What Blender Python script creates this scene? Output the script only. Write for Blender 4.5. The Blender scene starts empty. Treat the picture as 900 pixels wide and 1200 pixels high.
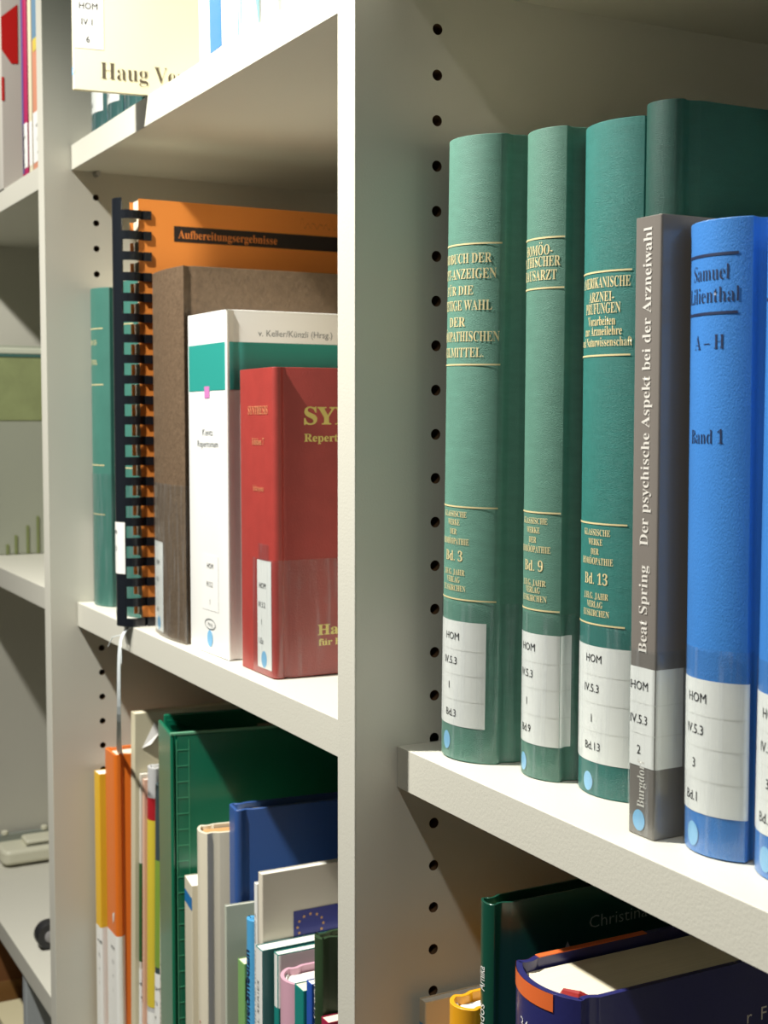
import bpy, bmesh, math, random
from mathutils import Vector, Matrix
random.seed(5)
S = bpy.context.scene
C = S.collection
# ---------------------------------------------------------------- camera, world, lamps, exposure
cd = bpy.data.cameras.new('camera'); cam = bpy.data.objects.new('camera', cd); C.objects.link(cam)
cd.sensor_fit = 'VERTICAL'; cd.sensor_height = 24.0; cd.sensor_width = 18.0
cd.lens = 1595.51/1200*24.0; cd.clip_start = .01; cd.clip_end = 50
FW = Vector((-0.88048517, 0.46873669, -0.07093504)); RT = Vector((0.46979596, 0.88277284, 0.00196858)); UP = Vector((0.06354227*-1, 0.03159169, 0.99747899))
M = Matrix((RT, UP, -FW)).transposed().to_4x4(); M.translation = Vector((0.557397, -0.282301, 0.0962915))
cam.matrix_world = M
cd.dof.use_dof = True; cd.dof.focus_distance = .60; cd.dof.aperture_fstop = 16.0
S.camera = cam
W = bpy.data.worlds.new('world'); S.world = W; W.use_nodes = True
W.node_tree.nodes['Background'].inputs[0].default_value = (1.0, .93, .82, 1)
W.node_tree.nodes['Background'].inputs[1].default_value = .028
def lamp(x, y, z, watts, tx, ty, tz, cone=150, blend=1.0, col=(1.0, .975, .90), r=.022):
    l = bpy.data.lights.new('shelf_lamp', 'SPOT'); l.energy = watts; l.color = col
    l.spot_size = math.radians(cone); l.spot_blend = blend; l.shadow_soft_size = r
    o = bpy.data.objects.new('shelf_lamp', l); C.objects.link(o); o.location = (x, y, z)
    o.rotation_euler = (Vector((tx, ty, tz))-Vector((x, y, z))).to_track_quat('-Z', 'Y').to_euler()
lamp(-.225, -.435, .78, 88, .08, .02, -.10, 114)
lamp(.72, -.435, .78, 13, .0, .0, -.85, 76)
lamp(-.62, -.435, .78, 40, -1.05, .08, -.15, 104)
S.view_settings.view_transform = 'Standard'; S.view_settings.look = 'None'
S.view_settings.exposure = 0.0; S.view_settings.gamma = 1.0; S.view_settings.use_curve_mapping = False
S.render.film_transparent = False
S.cycles.max_bounces = 8; S.cycles.transparent_max_bounces = 12
# ---------------------------------------------------------------- materials
def srgb(r, g, b):
    f = lambda c: c/12.92 if c <= .04045 else ((c+.055)/1.055)**2.4
    return (f(r/255), f(g/255), f(b/255), 1)
MC = {}
def mat(name, rgb, rough=.5, metal=0.0, coat=0.0, bump=0.0, bscale=400, stretch=(1, 1, 1), vary=0.0, vscale=30, detail=2, spec=.5, coatrough=.15):
    if name in MC: return MC[name]
    m = bpy.data.materials.new(name); m.use_nodes = True
    nt = m.node_tree; b = nt.nodes['Principled BSDF']
    c = srgb(*rgb)
    b.inputs['Base Color'].default_value = c; b.inputs['Roughness'].default_value = rough
    b.inputs['Metallic'].default_value = metal; b.inputs['Coat Weight'].default_value = coat
    b.inputs['Coat Roughness'].default_value = coatrough; b.inputs['Specular IOR Level'].default_value = spec
    tc = nt.nodes.new('ShaderNodeTexCoord'); mp = nt.nodes.new('ShaderNodeMapping')
    mp.inputs['Scale'].default_value = stretch
    nt.links.new(tc.outputs['Object'], mp.inputs['Vector'])
    if vary:
        n = nt.nodes.new('ShaderNodeTexNoise'); n.inputs['Scale'].default_value = vscale; n.inputs['Detail'].default_value = 4
        nt.links.new(mp.outputs[0], n.inputs['Vector'])
        mr = nt.nodes.new('ShaderNodeMapRange'); mr.inputs[3].default_value = 1-vary; mr.inputs[4].default_value = 1+vary
        mr.inputs[1].default_value = .3; mr.inputs[2].default_value = .7
        nt.links.new(n.outputs['Fac'], mr.inputs[0])
        mx = nt.nodes.new('ShaderNodeVectorMath'); mx.operation = 'SCALE'; mx.inputs[0].default_value = c[:3]
        nt.links.new(mr.outputs[0], mx.inputs['Scale']); nt.links.new(mx.outputs[0], b.inputs['Base Color'])
    if bump:
        n = nt.nodes.new('ShaderNodeTexNoise'); n.inputs['Scale'].default_value = bscale; n.inputs['Detail'].default_value = detail
        nt.links.new(mp.outputs[0], n.inputs['Vector'])
        bp = nt.nodes.new('ShaderNodeBump'); bp.inputs['Strength'].default_value = bump; bp.inputs['Distance'].default_value = .0004
        nt.links.new(n.outputs['Fac'], bp.inputs['Height']); nt.links.new(bp.outputs[0], b.inputs['Normal'])
        if coat: nt.links.new(bp.outputs[0], b.inputs['Coat Normal'])
    MC[name] = m
    return m
def page_mat(name, rgb):
    """page edges: fine lines that run along the leaves"""
    if name in MC: return MC[name]
    m = mat(name, rgb, .8); nt = m.node_tree; b = nt.nodes['Principled BSDF']
    tc = nt.nodes.new('ShaderNodeTexCoord'); mp = nt.nodes.new('ShaderNodeMapping'); mp.inputs['Scale'].default_value = (2600, 6, 6)
    n = nt.nodes.new('ShaderNodeTexNoise'); n.inputs['Scale'].default_value = 1.0; n.inputs['Detail'].default_value = 1
    nt.links.new(tc.outputs['Object'], mp.inputs[0]); nt.links.new(mp.outputs[0], n.inputs['Vector'])
    mr = nt.nodes.new('ShaderNodeMapRange'); mr.inputs[3].default_value = .86; mr.inputs[4].default_value = 1.08
    nt.links.new(n.outputs['Fac'], mr.inputs[0])
    mx = nt.nodes.new('ShaderNodeVectorMath'); mx.operation = 'SCALE'; mx.inputs[0].default_value = srgb(*rgb)[:3]
    nt.links.new(mr.outputs[0], mx.inputs['Scale']); nt.links.new(mx.outputs[0], b.inputs['Base Color'])
    bp = nt.nodes.new('ShaderNodeBump'); bp.inputs['Strength'].default_value = .25; bp.inputs['Distance'].default_value = .0003
    nt.links.new(n.outputs['Fac'], bp.inputs['Height']); nt.links.new(bp.outputs[0], b.inputs['Normal'])
    return m
def film_mat():
    m = bpy.data.materials.new('clear_adhesive_film'); m.use_nodes = True; nt = m.node_tree
    for n in list(nt.nodes):
        if n.type != 'OUTPUT_MATERIAL': nt.nodes.remove(n)
    out = [n for n in nt.nodes if n.type == 'OUTPUT_MATERIAL'][0]
    tr = nt.nodes.new('ShaderNodeBsdfTransparent'); tr.inputs[0].default_value = (.93, .95, .95, 1)
    gl = nt.nodes.new('ShaderNodeBsdfGlossy'); gl.inputs['Roughness'].default_value = .16
    df = nt.nodes.new('ShaderNodeBsdfDiffuse'); df.inputs[0].default_value = (.55, .6, .64, 1)
    lw = nt.nodes.new('ShaderNodeLayerWeight'); lw.inputs[0].default_value = .5
    fr = nt.nodes.new('ShaderNodeMath'); fr.operation = 'POWER'; fr.inputs[1].default_value = 4.0; nt.links.new(lw.outputs['Facing'], fr.inputs[0])
    fa = nt.nodes.new('ShaderNodeMath'); fa.operation = 'MULTIPLY_ADD'; fa.inputs[1].default_value = .6; fa.inputs[2].default_value = .045; nt.links.new(fr.outputs[0], fa.inputs[0]); fr = fa
    tc = nt.nodes.new('ShaderNodeTexCoord'); mp = nt.nodes.new('ShaderNodeMapping'); mp.inputs['Scale'].default_value = (380, 380, 22)
    n = nt.nodes.new('ShaderNodeTexNoise'); n.inputs['Scale'].default_value = 1; n.inputs['Detail'].default_value = 3
    nt.links.new(tc.outputs['Object'], mp.inputs[0]); nt.links.new(mp.outputs[0], n.inputs['Vector'])
    bp = nt.nodes.new('ShaderNodeBump'); bp.inputs['Strength'].default_value = .5; bp.inputs['Distance'].default_value = .0005
    nt.links.new(n.outputs['Fac'], bp.inputs['Height'])
    nt.links.new(bp.outputs[0], gl.inputs['Normal'])
    mr = nt.nodes.new('ShaderNodeMapRange'); mr.inputs[1].default_value = .5; mr.inputs[2].default_value = .75; mr.inputs[3].default_value = .02; mr.inputs[4].default_value = .16
    nt.links.new(n.outputs['Fac'], mr.inputs[0])
    m1 = nt.nodes.new('ShaderNodeMixShader'); m2 = nt.nodes.new('ShaderNodeMixShader')
    nt.links.new(mr.outputs[0], m1.inputs[0]); nt.links.new(tr.outputs[0], m1.inputs[1]); nt.links.new(df.outputs[0], m1.inputs[2])
    nt.links.new(fr.outputs[0], m2.inputs[0]); nt.links.new(m1.outputs[0], m2.inputs[1]); nt.links.new(gl.outputs[0], m2.inputs[2])
    nt.links.new(m2.outputs[0], out.inputs[0])
    return m
FILM = film_mat()
BOARD = mat('white_laminate', (203, 201, 189), .48, bump=.16, bscale=1100, vary=.02, vscale=8)
EDGE = mat('white_edge_band', (207, 205, 193), .42, bump=.22, bscale=900)
BROWN = mat('drilled_chipboard', (92, 66, 40), .9, bump=.4, bscale=900, vary=.25, vscale=300)
WALL = mat('plaster_wall', (205, 200, 188), .9, bump=.1, bscale=200)
FLOOR = mat('grey_linoleum', (120, 116, 108), .6, vary=.08, vscale=20)
METAL = mat('steel', (190, 190, 190), .3, metal=1)
LABEL = mat('label_paper', (238, 238, 234), .42, coat=.25, bump=.05, bscale=60)
LABEL2 = mat('label_fold', (228, 228, 223), .4)
INK = mat('black_print', (28, 28, 30), .5)
DOT = mat('pale_blue_dot', (128, 186, 226), .45, coat=.2)
GOLD = mat('gold_foil', (236, 220, 168), .42, metal=.25)
CREAM = page_mat('cream_pages', (236, 226, 200))
WHITEP = page_mat('white_pages', (240, 238, 228))
TANP = page_mat('tan_pages', (196, 150, 96))
# ---------------------------------------------------------------- mesh helpers
def obj(name, me, m, parent=None, smooth=None):
    if isinstance(me, bmesh.types.BMesh):
        bm = me; bmesh.ops.recalc_face_normals(bm, faces=bm.faces[:])
        me = bpy.data.meshes.new(name); bm.to_mesh(me); bm.free()
    o = bpy.data.objects.new(name, me); C.objects.link(o)
    if m is not None and not me.materials: me.materials.append(m)
    if smooth is not None:
        for p in me.polygons: p.use_smooth = True
        me.set_sharp_from_angle(angle=math.radians(smooth))
    if parent is not None: o.parent = parent
    return o
def bevel(o, w, seg=2, ang=35):
    b = o.modifiers.new('bevel', 'BEVEL'); b.width = w; b.segments = seg; b.limit_method = 'ANGLE'; b.angle_limit = math.radians(ang)
    return o
def box(bm, x0, x1, y0, y1, z0, z1):
    v = [bm.verts.new(p) for p in ((x0, y0, z0), (x1, y0, z0), (x1, y1, z0), (x0, y1, z0), (x0, y0, z1), (x1, y0, z1), (x1, y1, z1), (x0, y1, z1))]
    for f in ((0, 3, 2, 1), (4, 5, 6, 7), (0, 1, 5, 4), (1, 2, 6, 5), (2, 3, 7, 6), (3, 0, 4, 7)): bm.faces.new([v[i] for i in f])
def prism(bm, poly, z0, z1):
    a = [bm.verts.new((x, y, z0)) for x, y in poly]; b = [bm.verts.new((x, y, z1)) for x, y in poly]
    n = len(poly); bm.faces.new(a[::-1]); bm.faces.new(b)
    for i in range(n): bm.faces.new((a[i], a[(i+1) % n], b[(i+1) % n], b[i]))
def tube(bm, pts, r, n=8, cap=True):
    rings = []
    pts = [Vector(p) for p in pts]
    up = Vector((0, 0, 1))
    for i, p in enumerate(pts):
        d = (pts[min(i+1, len(pts)-1)]-pts[max(i-1, 0)]).normalized()
        a = d.cross(up); a = a.normalized() if a.length > 1e-4 else Vector((1, 0, 0)); b = d.cross(a)
        rr = r[i] if isinstance(r, (list, tuple)) else r
        rings.append([bm.verts.new(p+a*math.cos(t*2*math.pi/n)*rr+b*math.sin(t*2*math.pi/n)*rr) for t in range(n)])
    for q, s in zip(rings, rings[1:]):
        for t in range(n): bm.faces.new((q[t], q[(t+1) % n], s[(t+1) % n], s[t]))
    if cap: bm.faces.new(rings[0][::-1]); bm.faces.new(rings[-1])
def empty(name, loc, rot=(0, 0, 0)):
    o = bpy.data.objects.new(name, None); C.objects.link(o); o.location = loc; o.rotation_euler = rot; o.empty_display_size = .02
    return o
def tag(o, label=None, cat=None, group=None, kind=None):
    if label: o['label'] = label
    if cat: o['category'] = cat
    if group: o['group'] = group
    if kind: o['kind'] = kind
    return o
# ---------------------------------------------------------------- cover line of a book
def arc_profile(w, d, kind, bulge=.006, groove=.0012, rc=.0012):
    """outer cover line seen from above, from the back of the left board round the spine to the back of the right one"""
    a = w/2
    right = []                                   # from apex to the back, right half
    if kind == 'round':
        a2 = a-.0006
        R = (a2*a2+bulge*bulge)/(2*bulge); th = math.asin(min(1, a2/R))
        if bulge > a2: th = math.pi-th
        n = 12
        for i in range(n+1):
            t = th*i/n
            right.append((R*math.sin(t), R-R*math.cos(t)))
        y = bulge
        right += [(a2-.0001, y+.0012), (a2-groove, y+.0032), (a2-groove, y+.0052), (a-.0004, y+.0082), (a, y+.0092)]
        right.append((a, (y+.0092+d)/2)); right.append((a, d))
    else:
        r = min(rc, a*.9)
        right.append((0, 0)); right.append(((a-r)/2, 0))
        for i in range(5):
            t = math.pi/2*i/4
            right.append((a-r+r*math.sin(t), r-r*math.cos(t)))
        if kind == 'hinge':                      # square back with a pressed hinge
            g = groove
            right += [(a, r+.0015), (a-g, r+.0035), (a-g, r+.0055), (a, r+.0085)]
        right.append((a, d*.5)); right.append((a, d))
    left = [(-x, y) for x, y in right[1:]][::-1]
    return left+right
class Prof:
    def __init__(s, pts):
        s.p = pts; s.c = [0.0]
        for i in range(1, len(pts)): s.c.append(s.c[-1]+math.dist(pts[i-1], pts[i]))
        mid = min(range(len(pts)), key=lambda i: abs(i-(len(pts)-1)/2))
        s.u0 = s.c[mid]
    def at(s, u, off=0.0):
        v = u+s.u0; v = max(0, min(s.c[-1]-1e-9, v))
        k = 0
        while k < len(s.p)-2 and s.c[k+1] < v: k += 1
        L = s.c[k+1]-s.c[k]; t = (v-s.c[k])/L if L else 0
        (x0, y0), (x1, y1) = s.p[k], s.p[k+1]
        def nrm(i):
            i0, i1 = max(0, i-1), min(len(s.p)-1, i+1)
            dx, dy = s.p[i1][0]-s.p[i0][0], s.p[i1][1]-s.p[i0][1]
            l = math.hypot(dx, dy) or 1
            return (dy/l, -dx/l)
        n0, n1 = nrm(k), nrm(k+1)
        nx, ny = n0[0]*(1-t)+n1[0]*t, n0[1]*(1-t)+n1[1]*t
        l = math.hypot(nx, ny) or 1
        return (x0+(x1-x0)*t+nx/l*off, y0+(y1-y0)*t+ny/l*off)
# ---------------------------------------------------------------- lettering
def serif(t):
    r = ''
    for ch in t:
        if 'A' <= ch <= 'Z': r += chr(0x1D400+ord(ch)-65)
        elif 'a' <= ch <= 'z': r += chr(0x1D41A+ord(ch)-97)
        elif '0' <= ch <= '9': r += chr(0x1D7CE+ord(ch)-48)
        else: r += ch
    return r
GC = {}
def glyphs(text, font='sans', thin=0.0):
    k = (text, font, thin)
    if k in GC: return GC[k]
    base = text; marks = []
    if font == 'serif':
        pl = {'Ö': 'O', 'Ü': 'U', 'Ä': 'A', 'ö': 'o', 'ü': 'u', 'ä': 'a'}
        for i, ch in enumerate(text):
            if ch in pl: marks.append((i, ch))
        base = serif(''.join(pl.get(ch, ch) for ch in text))
    def mesh_of(s):
        c = bpy.data.curves.new('lettering', 'FONT'); c.body = s; c.size = 1; c.resolution_u = 2; c.offset = -thin
        o = bpy.data.objects.new('lettering', c); C.objects.link(o)
        bpy.context.view_layer.update()
        me = o.evaluated_get(bpy.context.evaluated_depsgraph_get()).to_mesh()
        vs = [(v.co.x, v.co.y) for v in me.vertices]; fs = [tuple(p.vertices) for p in me.polygons]
        bpy.data.objects.remove(o); bpy.data.curves.remove(c)
        return vs, fs
    vs, fs = mesh_of(base)
    for i, ch in marks:
        pv, _ = mesh_of(base[:i+1]); cv, _ = mesh_of(base[i])
        x1 = max(v[0] for v in pv); wd = max(v[0] for v in cv)-min(v[0] for v in cv); top = max(v[1] for v in cv)
        for dx in (-.13, .13):
            cx, cy, n = x1-wd/2+dx, top+.13, len(vs)
            vs += [(cx+.06*math.cos(a*math.pi/4), cy+.06*math.sin(a*math.pi/4)) for a in range(8)]
            fs.append(tuple(range(n, n+8)))
    bm = bmesh.new(); bv = [bm.verts.new((x, y, 0)) for x, y in vs]
    for f in fs:
        try: bm.faces.new([bv[i] for i in f])
        except ValueError: pass
    bmesh.ops.triangulate(bm, faces=bm.faces[:])
    for _ in range(2):
        lg = [e for e in bm.edges if e.calc_length() > .22]
        if lg: bmesh.ops.subdivide_edges(bm, edges=lg, cuts=1); bmesh.ops.triangulate(bm, faces=bm.faces[:])
    bm.verts.index_update()
    vs = [(v.co.x, v.co.y) for v in bm.verts]; fs = [tuple(v.index for v in f.verts) for f in bm.faces]; bm.free()
    x0 = min(v[0] for v in vs); x1 = max(v[0] for v in vs)
    vs = [(v[0]-x0, v[1]) for v in vs]
    GC[k] = (vs, fs, x1-x0)
    return GC[k]
class Ink:
    """collects flat print laid on the outer surface of a book: mapped by (u along the cover line, z)"""
    def __init__(s, prof, off): s.P = prof; s.off = off; s.bm = bmesh.new()
    def text(s, t, u, z, h, align='c', font='sans', thin=0.0, width=None, vert=False, sx=1.0):
        vs, fs, w = glyphs(t, font, thin)
        k = h/.69; kx = k*sx
        if width: kx = width/w
        w *= kx
        o = {'l': 0, 'c': -w/2, 'r': -w}[align]
        bv = []
        for x, y in vs:
            a, b = x*kx+o, y*k
            uu, zz = (u-b, z+a) if vert else (u+a, z+b)
            px, py = s.P.at(uu, s.off); bv.append(s.bm.verts.new((px, py, zz)))
        for f in fs:
            try: s.bm.faces.new([bv[i] for i in f])
            except ValueError: pass
        return s
    def rect(s, u0, u1, z0, z1, n=None, off=0):
        n = n or max(1, int((u1-u0)/.0012))
        n = min(n, 60)
        lo, hi = [], []
        for i in range(n+1):
            u = u0+(u1-u0)*i/n; x, y = s.P.at(u, s.off+off)
            lo.append(s.bm.verts.new((x, y, z0))); hi.append(s.bm.verts.new((x, y, z1)))
        for i in range(n): s.bm.faces.new((lo[i], lo[i+1], hi[i+1], hi[i]))
        return s
    def disc(s, u, z, ru, rz, n=20):
        c = s.P.at(u, s.off); cv = s.bm.verts.new((*c, z)); r = []
        for i in range(n):
            a = 2*math.pi*i/n; x, y = s.P.at(u+ru*math.cos(a), s.off); r.append(s.bm.verts.new((x, y, z+rz*math.sin(a))))
        for i in range(n): s.bm.faces.new((cv, r[i], r[(i+1) % n]))
        return s
    def poly(s, pts):
        s.bm.faces.new([s.bm.verts.new((*s.P.at(u, s.off), z)) for u, z in pts]); return s
    def out(s, name, m, parent):
        if s.bm.faces and sum(f.calc_area() for f in s.bm.faces) > 0:
            pass
        me = bpy.data.meshes.new(name); s.bm.to_mesh(me); s.bm.free()
        o = bpy.data.objects.new(name, me); C.objects.link(o); me.materials.append(m); o.parent = parent
        for p in me.polygons: p.use_smooth = True
        return o
# ---------------------------------------------------------------- books
ZS = {'t': .3147, 'm': -.0598, 'b': -.441}
class Book: pass
def book(name, label, cat, group, sh, X, Y, w, h, d=.17, kind='round', bulge=.006, lean=0.0, yaw=0.0, cover=None, pages=None,
         tb=.0022, head=.0025, foot=.0, sewn=False, rc=.0010, cname='cover', groove=.0012, z0=None, fan=0.0):
    B = Book()
    l = math.radians(lean)
    zb = (ZS[sh] if z0 is None else z0)+abs(math.sin(l))*w/2+.0002
    B.root = empty(name, (X, Y, zb), (0, l, math.radians(yaw)))
    tag(B.root, label, cat, group)
    pts = arc_profile(w, d, kind, bulge, groove, rc)
    B.P = P = Prof(pts); B.h = h; B.w = w
    if kind == 'flat' and tb > .0012: tb = .0005
    n = len(pts); inner = []
    s = 0.0
    for i in range(n):
        inner.append(P.at(P.c[i]-P.u0, -tb) if 0 < i < n-1 else (pts[i][0]+(tb if i == 0 else -tb), pts[i][1]))
    bm = bmesh.new()
    ob = [bm.verts.new((x, y, 0)) for x, y in pts]; ot = [bm.verts.new((x, y, h)) for x, y in pts]
    ib = [bm.verts.new((x, y, 0)) for x, y in inner]; it = [bm.verts.new((x, y, h)) for x, y in inner]
    for i in range(n-1):
        bm.faces.new((ob[i], ob[i+1], ot[i+1], ot[i])); bm.faces.new((ib[i+1], ib[i], it[i], it[i+1]))
        bm.faces.new((ot[i], ot[i+1], it[i+1], it[i])); bm.faces.new((ob[i+1], ob[i], ib[i], ib[i+1]))
    for a, b, c, e in ((ob[0], ot[0], it[0], ib[0]), (ob[-1], ib[-1], it[-1], ot[-1])): bm.faces.new((a, b, c, e))
    B.cover = obj(cname, bm, cover, B.root, 40)
    bevel(B.cover, .0007 if kind != 'flat' else .0002, 2, 50)
    # page block
    bm = bmesh.new()
    a = w/2-tb-.0004
    if a > .0004:
        if kind == 'round':
            a2 = w/2-.0006; R = (a2*a2+bulge*bulge)/(2*bulge)
            aa = a-.0012
            fr = [(x, R-math.sqrt(max(0, R*R-x*x))+tb+.0016) for x in [aa*(-1+2*i/10) for i in range(11)]]
            poly = [(-aa, d-.004)]+fr+[(aa, d-.004)]
            inset = head
        elif kind == 'hinge':
            aa = a-.001; poly = [(-aa, d-.004), (-aa, tb+.001), (aa, tb+.001), (aa, d-.004)]; inset = head
        else:
            poly = [(-a, d-.0005), (-a, tb+.0002), (a, tb+.0002), (a, d-.0005)]; inset = .0004
        prism(bm, poly[::-1], inset, h-inset)
        B.pages = obj('page_block', bm, pages or WHITEP, B.root)
        if sewn:
            bm = bmesh.new()
            fr2 = [(x, R-math.sqrt(max(0, R*R-x*x))+tb+.0012, h-inset+.0006) for x in [aa*(-1+2*i/12) for i in range(13)]]
            tube(bm, fr2, .0013, 6)
            obj('headband', bm, sewn, B.root, 60)
    return B
def spine_label(B, u0, u1, z0, z1, lines, ink_h=.0052, lu=0.0, folds=(), fs=None, thin=0.0, width=None):
    L = Ink(B.P, .0002).rect(u0, u1, z0, z1).out('spine_label', LABEL, B.root)
    if folds:
        k = Ink(B.P, .00026)
        for z in folds: k.rect(u0+.0004, u1-.0004, z-.00022, z+.00022)
        k.out('label_fold', LABEL2, L)
    k = Ink(B.P, .00034)
    for t, z, du in lines: k.text(t, lu+du, z, ink_h, 'l', width=None, sx=.92)
    k.out('call_number', INK, L)
    return L
def dot(B, u, z, ru, rz): Ink(B.P, .0003).disc(u, z, ru, rz).out('blue_dot_sticker', DOT, B.root)
def film(B, u0, u1, z0, z1): Ink(B.P, .0006).rect(u0, u1, z0, z1).out('clear_film', FILM, B.root)
# ---------------------------------------------------------------- the room and the bookcase
bm = bmesh.new(); box(bm, -3.2, 3.2, -3.0, .60, -.88, -.84); o = obj('floor', bm, FLOOR); tag(o, kind='structure')
bm = bmesh.new(); box(bm, -3.2, 3.2, .34, .40, -.84, 2.0); o = obj('wall_back', bm, WALL); tag(o, kind='structure')
XP = [-1.0979, -.5579, 0.0, .558]        # right faces of the four upright panels
T = .01798; PITCH = .0208; HY = .0420; HR = .0026; ZTOP = .70; ZBOT = -.84; DEP = .318
case = tag(empty('bookcase', (0, 0, ZBOT)), 'white laminated library bookcase with drilled upright panels and thick shelf boards', 'bookcase')
def child(o, parent):
    o.parent = parent; o.matrix_parent_inverse = Matrix.Translation(parent.location).inverted(); return o
# one drilled cell cup, shared by all the peg holes
def cup():
    bm = bmesh.new(); n = 14
    r0 = [bm.verts.new((0, HR*math.cos(2*math.pi*i/n), HR*math.sin(2*math.pi*i/n))) for i in range(n)]
    r1 = [bm.verts.new((-.010, v.co.y, v.co.z)) for v in r0]
    c = bm.verts.new((-.0115, 0, 0))
    for i in range(n):
        j = (i+1) % n
        bm.faces.new((r0[i], r0[j], r1[j], r1[i])); bm.faces.new((r1[i], r1[j], c))
    me = bpy.data.meshes.new('peg_hole'); bm.to_mesh(me); bm.free(); me.materials.append(BROWN)
    for p in me.polygons: p.use_smooth = True
    return me
CUP = cup()
ZH0 = .2745
zc = [ZH0-PITCH*k for k in range(-18, 51)]
zc = [z for z in zc if ZBOT+.1 < z < ZTOP-.03]
for pi, xr in enumerate(XP):
    x0 = xr-T; drilled = pi < 3
    bm = bmesh.new()
    def Q(*p): bm.faces.new([bm.verts.new(q) for q in p])
    Q((x0, 0, ZBOT), (x0, 0, ZTOP), (x0, DEP, ZTOP), (x0, DEP, ZBOT))
    Q((x0, 0, ZBOT), (xr, 0, ZBOT), (xr, 0, ZTOP), (x0, 0, ZTOP))
    Q((x0, DEP, ZBOT), (x0, DEP, ZTOP), (xr, DEP, ZTOP), (xr, DEP, ZBOT))
    Q((x0, 0, ZTOP), (xr, 0, ZTOP), (xr, DEP, ZTOP), (x0, DEP, ZTOP))
    Q((x0, 0, ZBOT), (x0, DEP, ZBOT), (xr, DEP, ZBOT), (xr, 0, ZBOT))
    if drilled:
        c = PITCH/2; ya, yb = HY-c, HY+c; za, zb = zc[-1]-c, zc[0]+c
        Q((xr, 0, ZBOT), (xr, DEP, ZBOT), (xr, DEP, za), (xr, 0, za)); Q((xr, 0, zb), (xr, DEP, zb), (xr, DEP, ZTOP), (xr, 0, ZTOP))
        Q((xr, 0, za), (xr, ya, za), (xr, ya, zb), (xr, 0, zb)); Q((xr, yb, za), (xr, DEP, za), (xr, DEP, zb), (xr, yb, zb))
        n = 16
        for z in zc:
            ci, sq = [], []
            for i in range(n):
                a = 2*math.pi*i/n; cy, cz = math.cos(a), math.sin(a); m = max(abs(cy), abs(cz))
                ci.append(bm.verts.new((xr, HY+HR*cy, z+HR*cz))); sq.append(bm.verts.new((xr, HY+c*cy/m, z+c*cz/m)))
            for i in range(n):
                j = (i+1) % n; bm.faces.new((ci[i], ci[j], sq[j], sq[i]))
    else: Q((xr, 0, ZBOT), (xr, DEP, ZBOT), (xr, DEP, ZTOP), (xr, 0, ZTOP))
    bmesh.ops.remove_doubles(bm, verts=bm.verts[:], dist=1e-6)
    bmesh.ops.recalc_face_normals(bm, faces=bm.faces[:])
    p = child(obj('side_panel', bm, BOARD), case)
    bm = bmesh.new(); box(bm, x0, xr, -.0008, .0001, ZBOT, ZTOP); e = bevel(obj('edge_band', bm, EDGE, p), .0003)
    if drilled:
        for z in zc:
            if (z > .42 or z < -.44) and not (pi == 1 and z > .0): continue
            if any(abs(z-(s-.009)) < .012 for s in ZS.values()): continue
            h = bpy.data.objects.new('peg_hole', CUP); C.objects.link(h); h.location = (xr, HY, z); h.parent = p
bm = bmesh.new(); box(bm, XP[0]-T, XP[3], DEP, DEP+.006, ZBOT, ZTOP); child(obj('back_panel', bm, BOARD), case)
TH = .0197
SB = mat('shelf_laminate', (207, 205, 193), .46, bump=.2, bscale=900, vary=.015, vscale=9)
for ci in range(3):
    x0, x1 = XP[ci]+.0002, XP[ci+1]-T-.0002
    for z in ((ZTOP), ZS['t'] if ci < 2 else .3128, ZS['m'], ZS['b']):
        if z == ZTOP: z = ZTOP-.001
        bm = bmesh.new(); box(bm, x0, x1, .0222, DEP, z-TH, z); s = child(bevel(obj('shelf_board', bm, SB), .0003), case)
        bm = bmesh.new(); box(bm, x0, x1, .0216, .0223, z-TH, z); bevel(obj('edge_band', bm, EDGE, s), .00025)
        bm = bmesh.new()
        for xx, sg in ((x0, 1), (x1, -1)):
            for yy in (HY, DEP-.045):
                tube(bm, [(xx, yy, z-TH-.0022), (xx+sg*.004, yy, z-TH-.0022), (xx+sg*.0045, yy, z-TH-.0022), (xx+sg*.0085, yy, z-TH-.0022)], [.0022, .0022, .0020, .0020], 10)
        if z == ZS['t'] and ci == 1: obj('shelf_pin', bm, METAL, s, 40)
        else: bm.free()
# ---------------------------------------------------------------- right compartment, middle shelf
def cloth(n, rgb, st=(1, 1, 3), b=.5): return mat(n, rgb, .62, bump=b, bscale=1500, stretch=st, vary=.07, vscale=120, detail=3, spec=.4)
GRN_A = cloth('grey_green_cloth', (92, 138, 122)); GRN_B = cloth('green_cloth', (84, 128, 112)); GRN_C = cloth('teal_green_cloth', (36, 114, 106), (1, 1, 5), .7)
GRN_D = cloth('deep_green_cloth', (10, 66, 56), (1, 1, 4), .5)
GG = 'green cloth volumes on the right middle shelf'
def green_volume(B, title, no, rules, tz, ser, thin=.012):
    k = Ink(B.P, .00022)
    for z, r in rules: k.rect(-.030 if B.w > .035 else -.02, r, z-.00035, z+.00035)
    for t, z, h, uc, w in title: k.text(t, uc, z, h, 'c', 'serif', .002, width=w)
    k.out('title_lettering', GOLD, B.root)
    k = Ink(B.P, .00022)
    for t, z, h, uc, w in ser: k.text(t, uc, z, h, 'c', 'serif', .002, width=w)
    k.out('series_lettering', GOLD, B.root)
SER = lambda no, zs, c, f=1.0: [('KLASSISCHE', zs[0], .0026, c, .0165*f), ('WERKE', zs[1], .0026, c, .0088*f), ('DER', zs[2], .0026, c, .005*f), ('HOMÖOPATHIE', zs[3], .0028, c, .0195*f),
    ('Bd. '+no, zs[4], .0046, c, (.0125 if len(no) < 2 else .0145)*f), ('J.H.G. JAHR', zs[5], .0026, c, .0155*f), ('VERLAG', zs[6], .0026, c, .0098*f), ('EUSKIRCHEN', zs[7], .0026, c, .0165*f)]
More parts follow.
